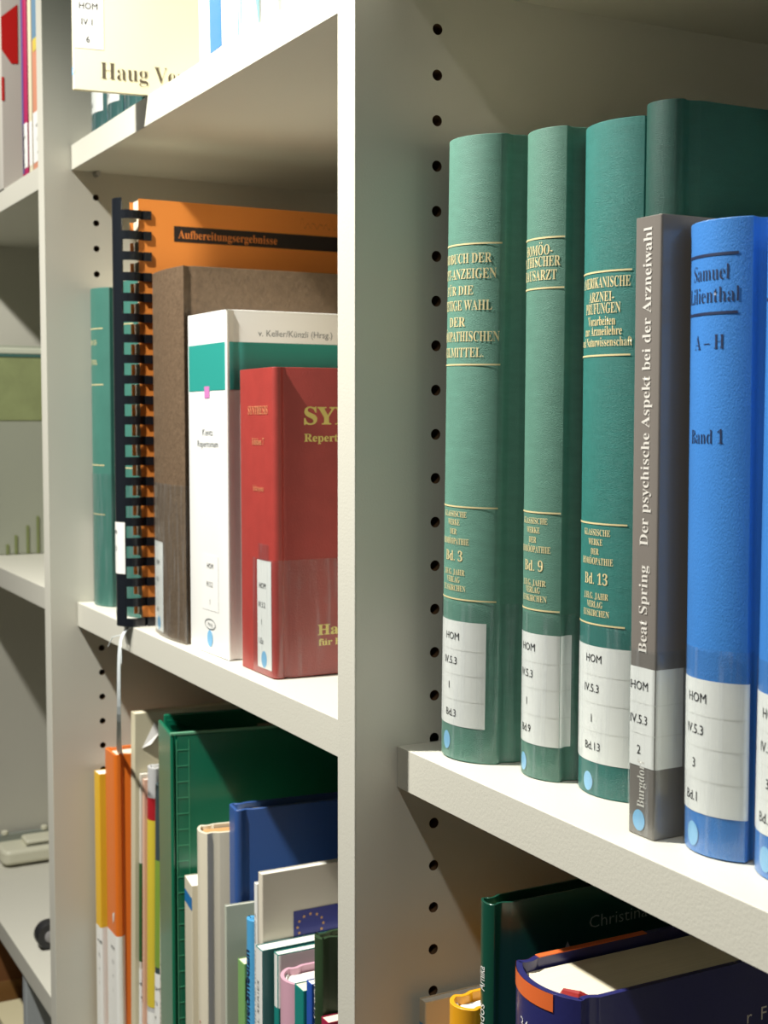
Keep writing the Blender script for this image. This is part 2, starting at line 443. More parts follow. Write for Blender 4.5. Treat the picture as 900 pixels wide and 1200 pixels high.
G1 = book('library_book', 'thick grey-green cloth volume three with gold lettering, beside the upright panel', 'book', GG, 'm', .031, .0315, .0422, .2771, kind='round', bulge=.0125, lean=.94, cover=GRN_A, pages=CREAM)
green_volume(G1, [('HANDBUCH DER', .2223, .0042, .0015, .0365), ('HAUPT-ANZEIGEN', .2155, .0044, .0015, .0410), ('FÜR DIE', .2085, .0040, .0015, .0200), ('RICHTIGE WAHL', .2018, .0044, .0015, .0375), ('DER', .1947, .0042, .0015, .0120), ('HOMÖOPATHISCHEN', .1882, .0044, .0015, .0445), ('HEILMITTEL.', .1813, .0042, .0015, .0305)],
             '3', [(.2305, .0242), (.1780, .0242), (.1150, .0242), (.0734, .0242)], None, SER('3', [.1103, .1066, .1024, .0980, .0905, .0842, .0808, .0770], .0015))
spine_label(G1, -.0125, .0200, .0156, .0634, [('HOM', .0548, 0), ('IV.5.3', .0437, -.001), ('1', .0323, .003), ('Bd.3', .0197, .001)], .0033, -.0030, (.0505, .0392, .0275))
film(G1, -.026, .036, .0005, .0722); dot(G1, -.0015, .0080, .0030, .0042)
G2 = book('library_book', 'grey-green cloth volume nine with gold lettering, second from the upright panel', 'book', GG, 'm', .0752, .0455, .0290, .2749, kind='round', bulge=.006, lean=.2, cover=GRN_B, pages=CREAM)
green_volume(G2, [('HOMÖO-', .2228, .0042, .0012, .0175), ('PATHISCHER', .2180, .0042, .0012, .0245), ('HAUSARZT', .2124, .0042, .0012, .0215)],
             '9', [(.2298, .0152), (.2090, .0152), (.1148, .0150), (.0731, .0150)], None, SER('9', [.1099, .1059, .1018, .0977, .0897, .0834, .0803, .0767], .0010))
spine_label(G2, -.0120, .0222, .0148, .0628, [('HOM', .0552, 0), ('IV.5.3', .0437, -.001), ('1', .0315, .004), ('Bd.9', .0197, 0)], .0033, -.0060, (.0505, .0392, .0275))
film(G2, -.018, .028, .0005, .0718); dot(G2, -.0045, .0060, .0030, .0040)
G3 = book('library_book', 'teal-green cloth volume thirteen, partly hidden behind the thin grey paperback', 'book', GG, 'm', .1103, .0525, .0390, .2724, kind='round', bulge=.008, cover=GRN_C, pages=CREAM)
green_volume(G3, [('AMERIKANISCHE', .2070, .0042, .0018, .0290), ('ARZNEI-', .2014, .0040, .0018, .0150), ('PRÜFUNGEN', .1967, .0042, .0018, .0210), ('Vorarbeiten', .1920, .0036, .0018, .0165), ('zur Arzneilehre', .1880, .0036, .0018, .0225), ('und Naturwissenschaft', .1836, .0036, .0018, .0310)],
             '13', [(.2133, .0168), (.1800, .0166), (.1122, .0164), (.0710, .0160)], None, SER('13', [.1073, .1034, .0995, .0955, .0874, .0814, .0779, .0743], .0008))
spine_label(G3, -.0160, .0240, .0140, .0620, [('HOM', .0553, 0), ('IV.5.3', .0430, -.001), ('1', .0305, .004), ('Bd.13', .0190, 0)], .0033, -.0040, (.0500, .0385, .0268))
film(G3, -.022, .032, .0005, .0706); dot(G3, -.0018, .0055, .0032, .0040)
G4 = book('library_book', 'tall deep green volume with blank spine, behind the grey and blue books', 'book', GG, 'm', .1408, .055, .0205, .2747, d=.20, kind='round', bulge=.006, cover=GRN_D, pages=CREAM)
Ink(G4.P, .0003).poly([(-.0040, .232), (-.0020, .229), (-.0022, .222), (-.0042, .219), (-.0050, .226)]).out('worn_patch', mat('pale_wear', (168, 184, 164), .7), G4.root)
GREY = mat('grey_glossy_card', (122, 116, 110), .32, coat=.3, bump=.08, bscale=150)
GR = book('paperback', 'thin grey paperback with white vertical title and white shelf label', 'book', None, 'm', .1639, .0355, .0146, .2277, kind='flat', lean=-.2, yaw=1, cover=GREY, pages=WHITEP, d=.155)
PALE = mat('pale_print', (214, 210, 202), .5)
k = Ink(GR.P, .00022)
k.text('Der psychische Aspekt bei der Arzneiwahl', .0022, .1083, .0046, 'l', 'serif', .004, width=.1155, vert=True)
k.text('Beat Spring', .0022, .0686, .0046, 'l', 'serif', .004, width=.0325, vert=True)
k.text('Burgdorf', .0020, .0108, .0040, 'l', 'serif', .004, width=.018, vert=True)
k.out('title_lettering', PALE, GR.root)
spine_label(GR, -.0072, .0200, .0262, .0632, [('HOM', .0548, 0), ('IV.5.3', .0422, 0), ('2', .0308, .0040)], .0033, -.0062, (.0500, .0385))
film(GR, -.0072, .022, .0005, .0700); dot(GR, -.0008, .0058, .0034, .0040)
BLUE = mat('blue_laminated_cover', (66, 132, 208), .34, coat=.5, bump=.6, bscale=3200, vary=.05, vscale=60, detail=4, coatrough=.12, stretch=(1, 1, .35))
NAVYINK = mat('dark_blue_print', (26, 40, 74), .5)
for i, (X, Y, h, ln, lab, bd, ah) in enumerate(((.1904, .0405, .2233, -.55, 'bright blue hardcover volume one with black title, right of the thin grey paperback', '1', 'A – H'), (.2243, .0428, .2265, 0, 'bright blue hardcover cut by the right edge of the photo', '2', 'I – Z'))):
    b = book('library_book', lab, 'book', 'blue volumes on the right middle shelf', 'm', X, Y, .0325, h, kind='round', bulge=.007, lean=ln, cover=BLUE, pages=WHITEP)
    dz = (.0035 if i else 0)
    k = Ink(b.P, .00017)
    for z in (.2112, .1911): k.rect(-.0130, .0130, z+dz-.0005, z+dz+.0005)
    k.text('Samuel', .0012, .2025+dz, .0054, 'c', 'serif', .012, width=.0172); k.text('Lilienthal', .0012, .1948+dz, .0054, 'c', 'serif', .012, width=.0245)
    k.text(ah, .0012, .1787+dz, .0052, 'c', 'serif', .012, width=.0142); k.text('Band '+bd, .0002, .1460+dz, .0050, 'c', 'serif', .012, width=.0165)
    k.out('title_lettering', NAVYINK, b.root)
    spine_label(b, -.0155, .0190, .0148, .0628, [('HOM', .0545, 0), ('IV.5.3', .0430, -.001), ('3', .0308, .003), ('Bd.'+bd, .0188, -.001)], .0034, -.0070, (.0500, .0385, .0268))
    film(b, -.019, .022, .0005, .074); dot(b, -.0036, .0066, .0034, .0044)
# ---------------------------------------------------------------- left compartment, middle shelf
T1C = mat('blue_green_cloth', (62, 116, 104), .55, bump=.3, bscale=1200, vary=.06, vscale=60)
for X, Y, w, lab, lu in ((-.535, .031, .042, 'blue-green cloth volume against the left panel, label near its left edge', (-.020, -.004)), (-.4655, .0345, .044, 'narrow visible blue-green volume directly behind the black comb binding', (-.020, .004))):
    b = book('library_book', lab, 'book', 'blue-green volumes on the left middle shelf', 'm', X, Y, w, .2575, kind='round', bulge=.008, cover=T1C, pages=CREAM)
    k = Ink(b.P, .00017)
    for z in (.225, .18, .115, .075): k.rect(-.018, .016, z-.0004, z+.0004)
    k.text('HANDBUCH', -.004, .212, .004, 'c', 'serif', .006, width=.024); k.text('HEILMITTEL', -.004, .196, .004, 'c', 'serif', .006, width=.026)
    k.out('gold_lettering', GOLD, b.root)
    spine_label(b, -.024, lu[1]-.003, .004, .067, [('HOM', .055, 0), ('IV.5.3', .043, 0), ('1', .031, .003), ('Bd.1', .018, 0)], .0032, -.0165)
    film(b, -.026, .034, .0005, .108)
BLACKP = mat('black_plastic', (24, 28, 34), .28, coat=.3)
ORANGE = mat('orange_card', (232, 140, 58), .55, bump=.1, bscale=300)
# comb-bound report
R = tag(empty('comb_bound_report', (-.4150, .0130, ZS['m']+.0005)), 'orange comb-bound report with black plastic comb and black title strip', 'book')
HC = .3115
bm = bmesh.new(); box(bm, -.0120, .0066, .0215, .225, .0015, HC-.001); [box(bm, -.0120, .0066, .0190, .0215, i*HC/21+HC/21*.42, (i+1)*HC/21) for i in range(21)]; obj('page_block', bm, CREAM, R)
ncell = 21; pc = HC/ncell
def punched(bm, x0, x1):
    yh0, yh1 = .0215, .0258
    for i in range(ncell):
        z0, z1 = i*pc+.0006, (i+1)*pc-.0006
        box(bm, x0, x1, .0165, .0245, i*pc+pc*.42, (i+1)*pc+pc*.0)
    box(bm, x0, x1, .0245, .235, 0, HC)
bm = bmesh.new(); punched(bm, .0070, .0076); oc = obj('front_cover', bm, ORANGE, R)
bm = bmesh.new(); punched(bm, -.0132, -.0124); obj('back_cover', bm, ORANGE, R)
bm = bmesh.new(); cx, cy, r, n = -.0015, .0120, .0118, 14
cy = .0118
def arcpts(a0, a1, r, n=12): return [(cx+r*math.cos(math.radians(a0+(a1-a0)*i/n)), cy+r*math.sin(math.radians(a0+(a1-a0)*i/n))) for i in range(n+1)]
po, pi_ = arcpts(185, 318, r), arcpts(185, 318, r-.0009)
prism(bm, po+pi_[::-1], 0, HC); obj('comb_spine', bm, BLACKP, R, 40)
ring = bmesh.new()
po, pi_ = arcpts(314, 448, r, 14), arcpts(314, 448, r-.0007, 14)
po2 = [(min(x, .0085) if False else x, y) for x, y in po]
prism(ring, po+pi_[::-1], -pc*.21, pc*.21)
box(ring, .0058, .0090, .0200, .0258, -pc*.21, pc*.21)
me = bpy.data.meshes.new('comb_ring'); bmesh.ops.recalc_face_normals(ring, faces=ring.faces[:]); ring.to_mesh(me); ring.free(); me.materials.append(BLACKP)
for i in range(ncell):
    o = bpy.data.objects.new('comb_ring', me); C.objects.link(o); o.parent = R; o.location = (0, 0, pc*(i+.21))
BLK = mat('black_strip_print', (34, 24, 20), .6); ORINK = mat('orange_print', (226, 132, 58), .6)
class PlaneX:
    """flat cover that faces +x: u runs along y"""
    def __init__(s, x): s.x = x
    def at(s, u, off=0): return (s.x+off, u)
PX = PlaneX(.0076)
k = Ink(PX, .0001); k.rect(.0433, .235, .2823, .2937, 4); s = k.out('title_strip', BLK, oc)
k = Ink(PX, .0002); k.text('Aufbereitungsergebnisse', .0466, .2850, .0060, 'l', 'serif', .0, width=.0790); k.out('title_lettering', ORINK, s)
k = Ink(PX, .0002)
sc = [(.145+i*.0011, .3005+.0022*math.sin(i*1.35)+(.0035 if i in (1, 2, 9, 17, 24) else 0)) for i in range(30)]
for (a0, b0), (a1, b1) in zip(sc, sc[1:]): k.poly([(a0, b0), (a1, b1), (a1, b1+.0006), (a0, b0+.0006)])
k.out('pencil_scribble', mat('pencil', (176, 104, 52), .7), oc)
class Cyl:
    def at(s, u, off=0): a = math.radians(250)+u/r; return (cx+(r+off)*math.cos(a), cy+(r+off)*math.sin(a))
L = Ink(Cyl(), .0003).rect(-.0085, .0140, .0390, .0770).out('spine_label', LABEL, R)
k = Ink(Cyl(), .0005)
for t, z in (('HOM', .068), ('IV.5.3', .056), ('1', .046)): k.text(t, -.004, z, .0032, 'l')
k.out('call_number', INK, L)
Ink(Cyl(), .0003).disc(-.004, .009, .003, .004).out('blue_dot_sticker', DOT, R)
LEA = mat('brown_leatherette', (104, 86, 68), .38, bump=.9, bscale=420, vary=.14, vscale=260, detail=4)
b = book('library_book', 'brown leatherette hardcover with blank spine, right of the orange report', 'book', None, 'm', -.3474, .0272, .0655, .2552, kind='round', bulge=.003, lean=0, cover=LEA, pages=CREAM, d=.20)
spine_label(b, -.0330, -.0060, .0030, .0665, [('HOM', .050, 0), ('IV.3', .038, 0), ('1', .027, .003), ('Bd.1', .0165, 0)], .0032, -.0240)
film(b, -.0330, .034, .0005, .1082); dot(b, -.0180, .0085, .0045, .0050)
WGL = mat('white_glossy_board', (240, 240, 236), .3, coat=.4); TEAL = mat('teal_print', (46, 150, 140), .35, coat=.3); LTEAL = TEAL
b = book('library_book', 'thick white hardcover with a teal band and small pink mark', 'book', None, 'm', -.2758, .0318, .0640, .2213, kind='hinge', lean=-.35, yaw=2, cover=WGL, pages=WHITEP, d=.185, tb=.0025)
k = Ink(b.P, .00022).rect(-.0318, .20, .1712, .2012); t_ = k.out('teal_band', TEAL, b.root)
Ink(b.P, .0003).rect(-.0035, .0048, .1665, .1740).out('pink_mark', mat('pink_print', (196, 122, 180), .4), b.root)
GI = mat('grey_print', (120, 124, 126), .5)
k = Ink(b.P, .0003); k.text('Kents', .001, .1425, .0042, 'c', width=.0170); k.text('Repertorium', .001, .1350, .0042, 'c', width=.0340)
k.text('v. Keller/Künzli (Hrsg.)', .0540, .2052, .0040, 'l', width=.0530)
k.out('title_lettering', GI, b.root)
spine_label(b, -.0100, .0165, .0285, .0650, [('HOM', .0560, 0), ('IV.3.2', .0440, -.001), ('1', .0325, .004)], .0034, -.0015)
k = Ink(b.P, .0003)
for i in range(24):
    a0, a1 = 2*math.pi*i/24, 2*math.pi*(i+1)/24
    k.poly([(.0025+.0090*math.cos(a0), .0195+.0036*math.sin(a0)), (.0025+.0090*math.cos(a1), .0195+.0036*math.sin(a1)), (.0025+.0082*math.cos(a1), .0195+.0030*math.sin(a1)), (.0025+.0082*math.cos(a0), .0195+.0030*math.sin(a0))])
k.text('Haug', .0025, .0184, .0026, 'c'); k.out('publisher_oval', GI, b.root)
dot(b, .0020, .0100, .0046, .0055)
RED = mat('red_cloth', (158, 56, 50), .5, bump=.3, bscale=1000, vary=.06, vscale=80, coat=.15); YG = mat('yellow_gold_print', (226, 208, 120), .45, metal=.2)
b = book('library_book', 'thick dark red hardcover with gold title on spine and cover', 'book', None, 'm', -.2000, .0342, .0535, .1833, kind='hinge', lean=-.5, cover=RED, pages=CREAM, d=.17, rc=.0035, tb=.0028, groove=.002)
k = Ink(b.P, .0003); k.text('SYNTHESIS', .004, .1560, .0050, 'c', 'serif', .0, width=.030); k.text('Edition 7', .004, .1378, .0040, 'c', 'serif', .0, width=.0180); k.text('Schroyens', .004, .1102, .0034, 'c', 'serif', .0, width=.0160)
k.out('spine_lettering', mat('dull_gold_print', (200, 130, 92), .5), b.root)
k = Ink(b.P, .0003); k.text('SYNTHESIS', .0462, .1500, .0102, 'l', 'serif', -.012, width=.0950); k.text('Repertorium', .0462, .1398, .0046, 'l', 'serif', -.01, width=.0420); k.text('Hahnemann', .0544, .0242, .0062, 'l', 'serif', -.01, width=.058); k.text('für homöopathische', .0549, .0178, .0040, 'l', 'serif', -.01, width=.060)
k.out('cover_lettering', YG, b.root)
spine_label(b, .0010, .0222, .0040, .0690, [('HOM', .0520, 0), ('IV.3.2', .0405, -.001), ('1', .0300, .003), ('1.Ex', .0185, -.001)], .0034, .0042)
film(b, -.0050, .17, .0005, .0700); Ink(b.P, .0007).rect(.004, .020, .0690, .0790).out('clear_film', FILM, b.root); dot(b, .0110, .0095, .0042, .0050)
# ---------------------------------------------------------------- left compartment, lower shelf
def plain(n, rgb, rough=.5, **k): return mat(n, rgb, rough, **k)
def sheet_label(b, u0, u1, z1, marks=True):
    L = Ink(b.P, .0002).rect(u0, u1, .006, z1).out('spine_label', LABEL, b.root)
    if marks:
        k = Ink(b.P, .00034)
        for t, z in (('HOM', z1-.014), ('V.2', z1-.026), ('4', z1-.038), ('1', z1-.05)): k.text(t, (u0+u1)/2, z, .003, 'c')
        k.out('call_number', INK, L)
LS = 'books on the left lower shelf'
b = book('paperback', 'slim yellow paperback pressed against the left panel', 'book', LS, 'b', -.5435, .0320, .0145, .2389, kind='flat', cover=plain('yellow_card', (226, 180, 44), .5), pages=WHITEP); sheet_label(b, -.0068, .012, .108)
b = book('booklet', 'very thin cream booklet between the yellow and the orange book', 'book', LS, 'b', -.5388+.0055, .0400, .0036, .2300, kind='flat', cover=plain('cream_card', (222, 206, 172)), pages=CREAM, d=.14)
ORC = plain('orange_board', (226, 116, 34), .42, coat=.2)
b = book('library_book', 'orange hardcover with a white ribbon marker trailing from its top', 'book', LS, 'b', -.5152, .0350, .0300, .2625, kind='hinge', cover=ORC, pages=CREAM, rc=.003, groove=.0025); sheet_label(b, -.015, .022, .112)
k = Ink(b.P, .0003); k.poly([(.004, .128), (.009, .131), (.0075, .124), (.005, .120)]); k.out('small_mark', LABEL, b.root)
# the ribbon marker hanging over the shelf edge into the orange book
RIB = plain('white_ribbon', (232, 240, 242), .5)
bm = bmesh.new()
pts = [(-.4085, .0285, ZS['m']+.0010), (-.4090, .0205, ZS['m']+.0014), (-.4120, .0150, -.0650), (-.4148, .0135, -.0770), (-.4174, .0140, -.1000), (-.4284, .0170, -.1300), (-.4555, .0250, -.1550), (-.5050, .0400, -.1765), (-.5120, .0450, -.1850)]
wd = [.0016, .0018, .0019, .0020, .0023, .0026, .0034, .0044, .0046]
prev = None
for p, w_ in zip(pts, wd):
    a = bm.verts.new((p[0]-w_*.8, p[1]-w_*.3, p[2])); c_ = bm.verts.new((p[0]+w_*.8, p[1]+w_*.3, p[2]))
    if prev: bm.faces.new((prev[0], prev[1], c_, a))
    prev = (a, c_)
o = obj('ribbon_marker', bm, RIB); sm = o.modifiers.new('soft', 'SUBSURF'); sm.levels = 2; sm.render_levels = 2
so = o.modifiers.new('thick', 'SOLIDIFY'); so.thickness = .0003
tag(o, 'white ribbon marker hanging down past the shelf edge into the orange book', 'ribbon')
bm = bmesh.new()
for q in ((( -.4180, .0168, -.0665), (-.4300, .0130, -.0700), (-.4370, .0120, -.0780)), ((-.4180, .0168, -.0665), (-.4080, .0130, -.0740), (-.4060, .0125, -.0860))): tube(bm, q, .00035, 5)
obj('frayed_thread', bm, RIB, o)
CRM = plain('cream_folder_card', (206, 198, 170), .6, bump=.1)
b = book('cardboard_folder', 'tall cream card folder leaning right behind the orange book', 'folder', LS, 'b', -.4942, .0450, .0100, .2998, kind='flat', lean=2, cover=CRM, pages=CREAM, d=.22, tb=.0012)
# folded-over sheet corner on its side
bm = bmesh.new()
v = [bm.verts.new(p) for p in ((.0054, .0060, .2715), (.0054, .0165, .2920), (.0075, .0215, .2850), (.0082, .0125, .2745))]
bm.faces.new((v[0], v[1], v[2])); bm.faces.new((v[0], v[2], v[3])); fc = obj('curled_sheet', bm, plain('white_paper', (238, 236, 232), .6), b.root); so = fc.modifiers.new('t', 'SOLIDIFY'); so.thickness = .0002
b = book('booklet', 'thin white booklet with a dark green strip on its lower spine', 'book', LS, 'b', -.4860, .0482, .0042, .2514, kind='flat', lean=2, cover=plain('white_card', (214, 208, 194), .5), pages=WHITEP)
Ink(b.P, .0002).rect(-.0026, .012, .096, .178).out('green_strip', plain('dark_green_print', (48, 92, 44), .5), b.root); sheet_label(b, -.0026, .012, .09)
b = book('booklet', 'thin pale pink booklet beside the red and yellow spine', 'book', LS, 'b', -.4806, .0492, .0042, .2482, kind='flat', lean=2, cover=plain('pale_pink_card', (222, 178, 154), .5), pages=WHITEP)
Ink(b.P, .0003).text('Volksheilkunde', 0.0, .060, .0028, 'l', width=.10, vert=True).out('title_lettering', plain('rust_print', (176, 96, 60)), b.root)
b = book('library_book', 'round-backed book with grey, red and yellow bands on its spine', 'book', LS, 'b', -.4705, .0500, .0150, .2600, kind='round', bulge=.004, lean=2, cover=plain('pale_grey_board', (196, 196, 196), .35, coat=.3), pages=WHITEP)
Ink(b.P, .0002).rect(-.0085, .0088, .2180, .2360).out('red_band', plain('crimson_print', (172, 34, 42), .4), b.root)
Ink(b.P, .0002).rect(-.0085, .0088, .0640, .2180).out('yellow_band', plain('yellow_print', (214, 192, 62), .4), b.root); sheet_label(b, -.0085, .0088, .060)
b = book('library_book', 'round-backed book, slate grey above and moss green below', 'book', LS, 'b', -.4532, .0505, .0145, .2500, kind='round', bulge=.004, lean=2, cover=plain('slate_board', (62, 76, 78), .35, coat=.3), pages=WHITEP)
Ink(b.P, .0002).rect(-.0082, .016, .103, .190).out('moss_green_band', plain('moss_print', (126, 156, 62), .4), b.root); sheet_label(b, -.0082, .010, .098)
b = book('booklet', 'thin booklet with a ragged black and white spine beside the binder', 'book', LS, 'b', -.4428, .0510, .0040, .2485, kind='flat', lean=2, cover=plain('white_card', (214, 208, 194)), pages=WHITEP)
k = Ink(b.P, .0003)
for i in range(46):
    z = .06+i*.0040; k.poly([(.0006+.0006*(i % 3), z), (.0045, z), (.0045, z+.0022+.0006*(i % 2)), (.0012, z+.0026)])
k.out('ragged_print', INK, b.root)
# green ring binder standing at an angle
GB = mat('green_plastic', (16, 112, 82), .3, coat=.5, coatrough=.25); GBL = mat('pale_green_highlight', (110, 172, 138), .35)
R = tag(empty('ring_binder', (-.351, .0306, ZS['b']+.0003), (0, 0, math.radians(-9))), 'large dark green binder with welded seams, standing open-topped at an angle', 'binder')
HB, WB, DB = .3112, .052, .270
bm = bmesh.new(); box(bm, -.0028, 0, .004, DB, 0, HB); bevel(obj('front_board', bm, GB, R), .0012)
bm = bmesh.new(); box(bm, -WB, -WB+.0028, .004, DB, 0, HB+.004); bevel(obj('back_board', bm, GB, R), .0012)
bm = bmesh.new(); box(bm, -WB, 0, 0, .0030, 0, HB); sp = bevel(obj('spine_board', bm, GB, R), .0014)
bm = bmesh.new()
for i in range(26): box(bm, -.0003, .00025, .0045, .0125, .012+i*.0115, .0126+i*.0115)
box(bm, -.0003, .0003, .0038, .0045, .004, HB-.004); box(bm, -.0003, .0003, .0128, .0134, .004, HB-.004)
obj('welded_seam', bm, mat('seam_green', (70, 156, 118), .35), R)
bm = bmesh.new(); box(bm, -.0029, .0003, .0, .085, HB-.0004, HB+.0010); obj('top_highlight', bm, GBL, R)  # pale strip paints the highlight on the front board's top edge
bm = bmesh.new(); v = [bm.verts.new(p) for p in ((-WB+.004, .006, HB), (-WB+.004, .010, HB), (-.050, .10, HB-.035), (-.050, .095, HB-.035))]; bm.faces.new(v); fl = obj('inner_flap', bm, GB, R); fl.modifiers.new('t', 'SOLIDIFY').thickness = .001
bm = bmesh.new(); box(bm, -.050, -.006, .075, DB-.01, .004, HB-.008); obj('paper_stack', bm, plain('buff_paper', (196, 184, 158), .8), R)
b = book('paperback', 'narrow beige paperback with a bright blue band near the top', 'book', LS, 'b', -.3296, .0350, .0240, .2120, kind='flat', yaw=-8, cover=plain('beige_card', (208, 200, 178), .5), pages=WHITEP, d=.15)
Ink(b.P, .0002).rect(-.0118, .0118, .1945, .2035).out('blue_band', plain('blue_print', (32, 112, 176), .4), b.root)
b = book('library_book', 'cream hardcover with tan page tops and tiny red marks', 'book', LS, 'b', -.3063, .0340, .0222, .2547, kind='round', yaw=-8, bulge=.004, cover=plain('ivory_board', (226, 218, 196), .35, coat=.25, bump=.1), pages=TANP, d=.16)
k = Ink(b.P, .0003); k.rect(.0400, .0440, .2060, .2068, 2); k.text('Naturheilverfahren', .004, .052, .0030, 'l', width=.07, vert=True); k.out('red_print', plain('red_print', (190, 60, 52), .5), b.root)
b = book('library_book', 'dark blue cloth hardcover with cream pages and a pressed hinge', 'book', LS, 'b', -.2782, .0480, .0186, .2759, kind='hinge', lean=0, yaw=-6, cover=mat('navy_cloth', (50, 84, 146), .45, bump=.2, bscale=1200, coat=.15), pages=CREAM, d=.19, rc=.003, groove=.0015, head=.004)
b = book('booklet', 'thin pale grey-green booklet in front of the dark blue hardcover', 'book', LS, 'b', -.2613, .0360, .0030, .2161, kind='flat', yaw=-4, cover=plain('pale_green_grey_card', (188, 194, 178), .5), pages=WHITEP, d=.15)
b = book('paperback', 'small light green paperback with a black mark on its side', 'book', LS, 'b', -.2344, .0360, .0110, .1884, kind='flat', cover=plain('light_green_card', (128, 176, 104), .4, coat=.2), pages=CREAM, d=.13)
Ink(b.P, .0003).text('Sauna', -.0005, .095, .0048, 'l', width=.045, vert=True).out('title_lettering', PALE, b.root)
Ink(b.P, .0003).rect(.0060, .0300, .1640, .1790, 3).out('black_mark', INK, b.root)
b = book('paperback', 'sky blue round-backed book with black bold vertical title', 'book', LS, 'b', -.2203, .0350, .0122, .2208, kind='round', bulge=.003, cover=plain('sky_blue_board', (84, 168, 220), .35, coat=.3), pages=WHITEP, d=.14)
Ink(b.P, .0003).text('Gesundheitsmedizin', .0022, .1240, .0060, 'l', 'sans', -.02, width=.0775, vert=True).out('title_lettering', NAVYINK, b.root)
b = book('booklet', 'thin white booklet with fine vertical print left of the flag cover', 'book', LS, 'b', -.2050, .0340, .0045, .2490, kind='flat', cover=WGL, pages=WHITEP, d=.14)
Ink(b.P, .0003).text('GESUNDHEIT IN EUROPA · BERICHTE UND STUDIEN · BAND 2', .0010, .080, .0018, 'l', width=.150, vert=True).out('title_lettering', GI, b.root)
EUC = plain('off_white_card', (226, 218, 200), .45, coat=.1)
b = book('paperback', 'off-white paperback with a blue flag of gold stars on its cover', 'book', LS, 'b', -.1973, .0340, .0062, .2576, kind='flat', lean=0, cover=EUC, pages=WHITEP, d=.15)
Ink(b.P, .0003).text('PUBLIC HEALTH REPORT OF THE COMMUNITY', .0008, .075, .0020, 'l', width=.14, vert=True).out('title_lettering', GI, b.root)
F_ = Ink(b.P, .0003).rect(.0236, .1000, .2130, .2310, 8).out('blue_flag', plain('flag_blue', (52, 58, 140), .4), b.root)
k = Ink(b.P, .0005)
for i in range(12):
    a = 2*math.pi*i/12; cu, cz = .0350+.0088*math.cos(a), .2205+.0072*math.sin(a)
    k.poly([(cu+(.0012 if j % 2 == 0 else .0006)*math.cos(math.pi/2+j*math.pi/5), cz+(.0012 if j % 2 == 0 else .0006)*math.sin(math.pi/2+j*math.pi/5)) for j in range(10)])
k.out('gold_star', plain('star_gold', (222, 172, 110), .5), F_)
b = book('paperback', 'teal-sided paperback with white spine and bowed white top', 'book', LS, 'b', -.1880, .0290, .0105, .2150, kind='flat', cover=plain('teal_grey_board', (84, 142, 142), .4, coat=.2), pages=WHITEP, d=.15)
Ink(b.P, .0002).rect(-.0055, .0050, .0, .2145).out('white_spine_strip', WGL, b.root)
Ink(b.P, .0004).text('EUROPEAN HEALTH FOR ALL SERIES', .001, .070, .0026, 'l', width=.125, vert=True).out('title_lettering', GI, b.root)
b = book('booklet', 'slim booklet, white above and teal below, left of the pink book', 'book', LS, 'b', -.1735, .0340, .0068, .2160, kind='flat', cover=plain('teal_board', (24, 132, 124), .4, coat=.2), pages=WHITEP, d=.13)
Ink(b.P, .0002).rect(-.0034, .1, .1830, .2155).out('white_strip', WGL, b.root)
b = book('library_book', 'pale pink round-backed book with broad white page tops', 'book', LS, 'b', -.1451, .0260, .0300, .2120, kind='round', bulge=.009, cover=plain('pale_pink_board', (216, 168, 186), .35, coat=.3), pages=WHITEP, d=.14, head=.004, sewn=plain('white_headband', (230, 228, 226), .6))
Ink(b.P, .0003).text('Pendelin', -.004, .160, .0048, 'c', width=.022, thin=.02).out('title_lettering', GI, b.root)
b = book('paperback', 'small teal paperback with cream page top, before the pink book', 'book', LS, 'b', -.1097, .0200, .0120, .2221, kind='flat', cover=plain('teal_board', (24, 132, 124)), pages=CREAM, d=.12)
b = book('booklet', 'narrow royal blue booklet between the teal paperback and marbled book', 'book', LS, 'b', -.0985, .0210, .0070, .2290, kind='flat', cover=plain('royal_blue_card', (40, 84, 176), .4, coat=.2), pages=WHITEP, d=.13)
MAR = mat('green_marbled_paper', (44, 66, 40), .5, vary=.6, vscale=26, stretch=(1, 2, .35), bump=.1)
b = book('library_book', 'dark green marbled hardcover with small white letters, next to the panel', 'book', LS, 'b', -.0884, .0205, .0112, .2578, kind='round', bulge=.002, cover=MAR, pages=CREAM, d=.15, head=.003)
Ink(b.P, .0003).text('Homöopathie in der Praxis', -.0005, .13, .0030, 'l', width=.105, vert=True).out('title_lettering', LABEL, b.root)
b = book('paperback', 'small crimson paperback with cream page top, beside the panel', 'book', LS, 'b', -.0775, .0205, .0090, .2165, kind='flat', cover=plain('crimson_board', (168, 30, 70), .4, coat=.2), pages=CREAM, d=.12)
# ---------------------------------------------------------------- right compartment, lower shelf
RS = 'books on the right lower shelf'
b = book('booklet', 'thin cream booklet with a light blue band beside the upright panel', 'book', RS, 'b', .0103, .0300, .0061, .2594, kind='flat', cover=plain('cream_card2', (216, 204, 178), .5), pages=WHITEP, d=.15)
Ink(b.P, .0002).rect(-.003, .003, .2400, .2485).out('light_blue_band', plain('light_blue_print', (104, 168, 208)), b.root); Ink(b.P, .0002).rect(-.003, .003, .2300, .2385).out('dark_band', plain('dark_violet_print', (60, 40, 70)), b.root)
b = book('library_book', 'golden yellow round-backed book holding a salmon paper bookmark', 'book', RS, 'b', .0478, .0245, .0200, .2730, kind='round', bulge=.006, cover=plain('golden_yellow_board', (240, 170, 34), .35, coat=.3), pages=WHITEP, d=.15, head=.004, sewn=plain('white_headband', (230, 228, 226)))
bm = bmesh.new(); v = [bm.verts.new(p) for p in ((.0006, .040, .262), (.0006, .095, .262), (.0006, .078, .300))]; bm.faces.new(v); o = obj('paper_bookmark', bm, plain('salmon_paper', (206, 124, 96), .7), b.root); o.modifiers.new('t', 'SOLIDIFY').thickness = .0004
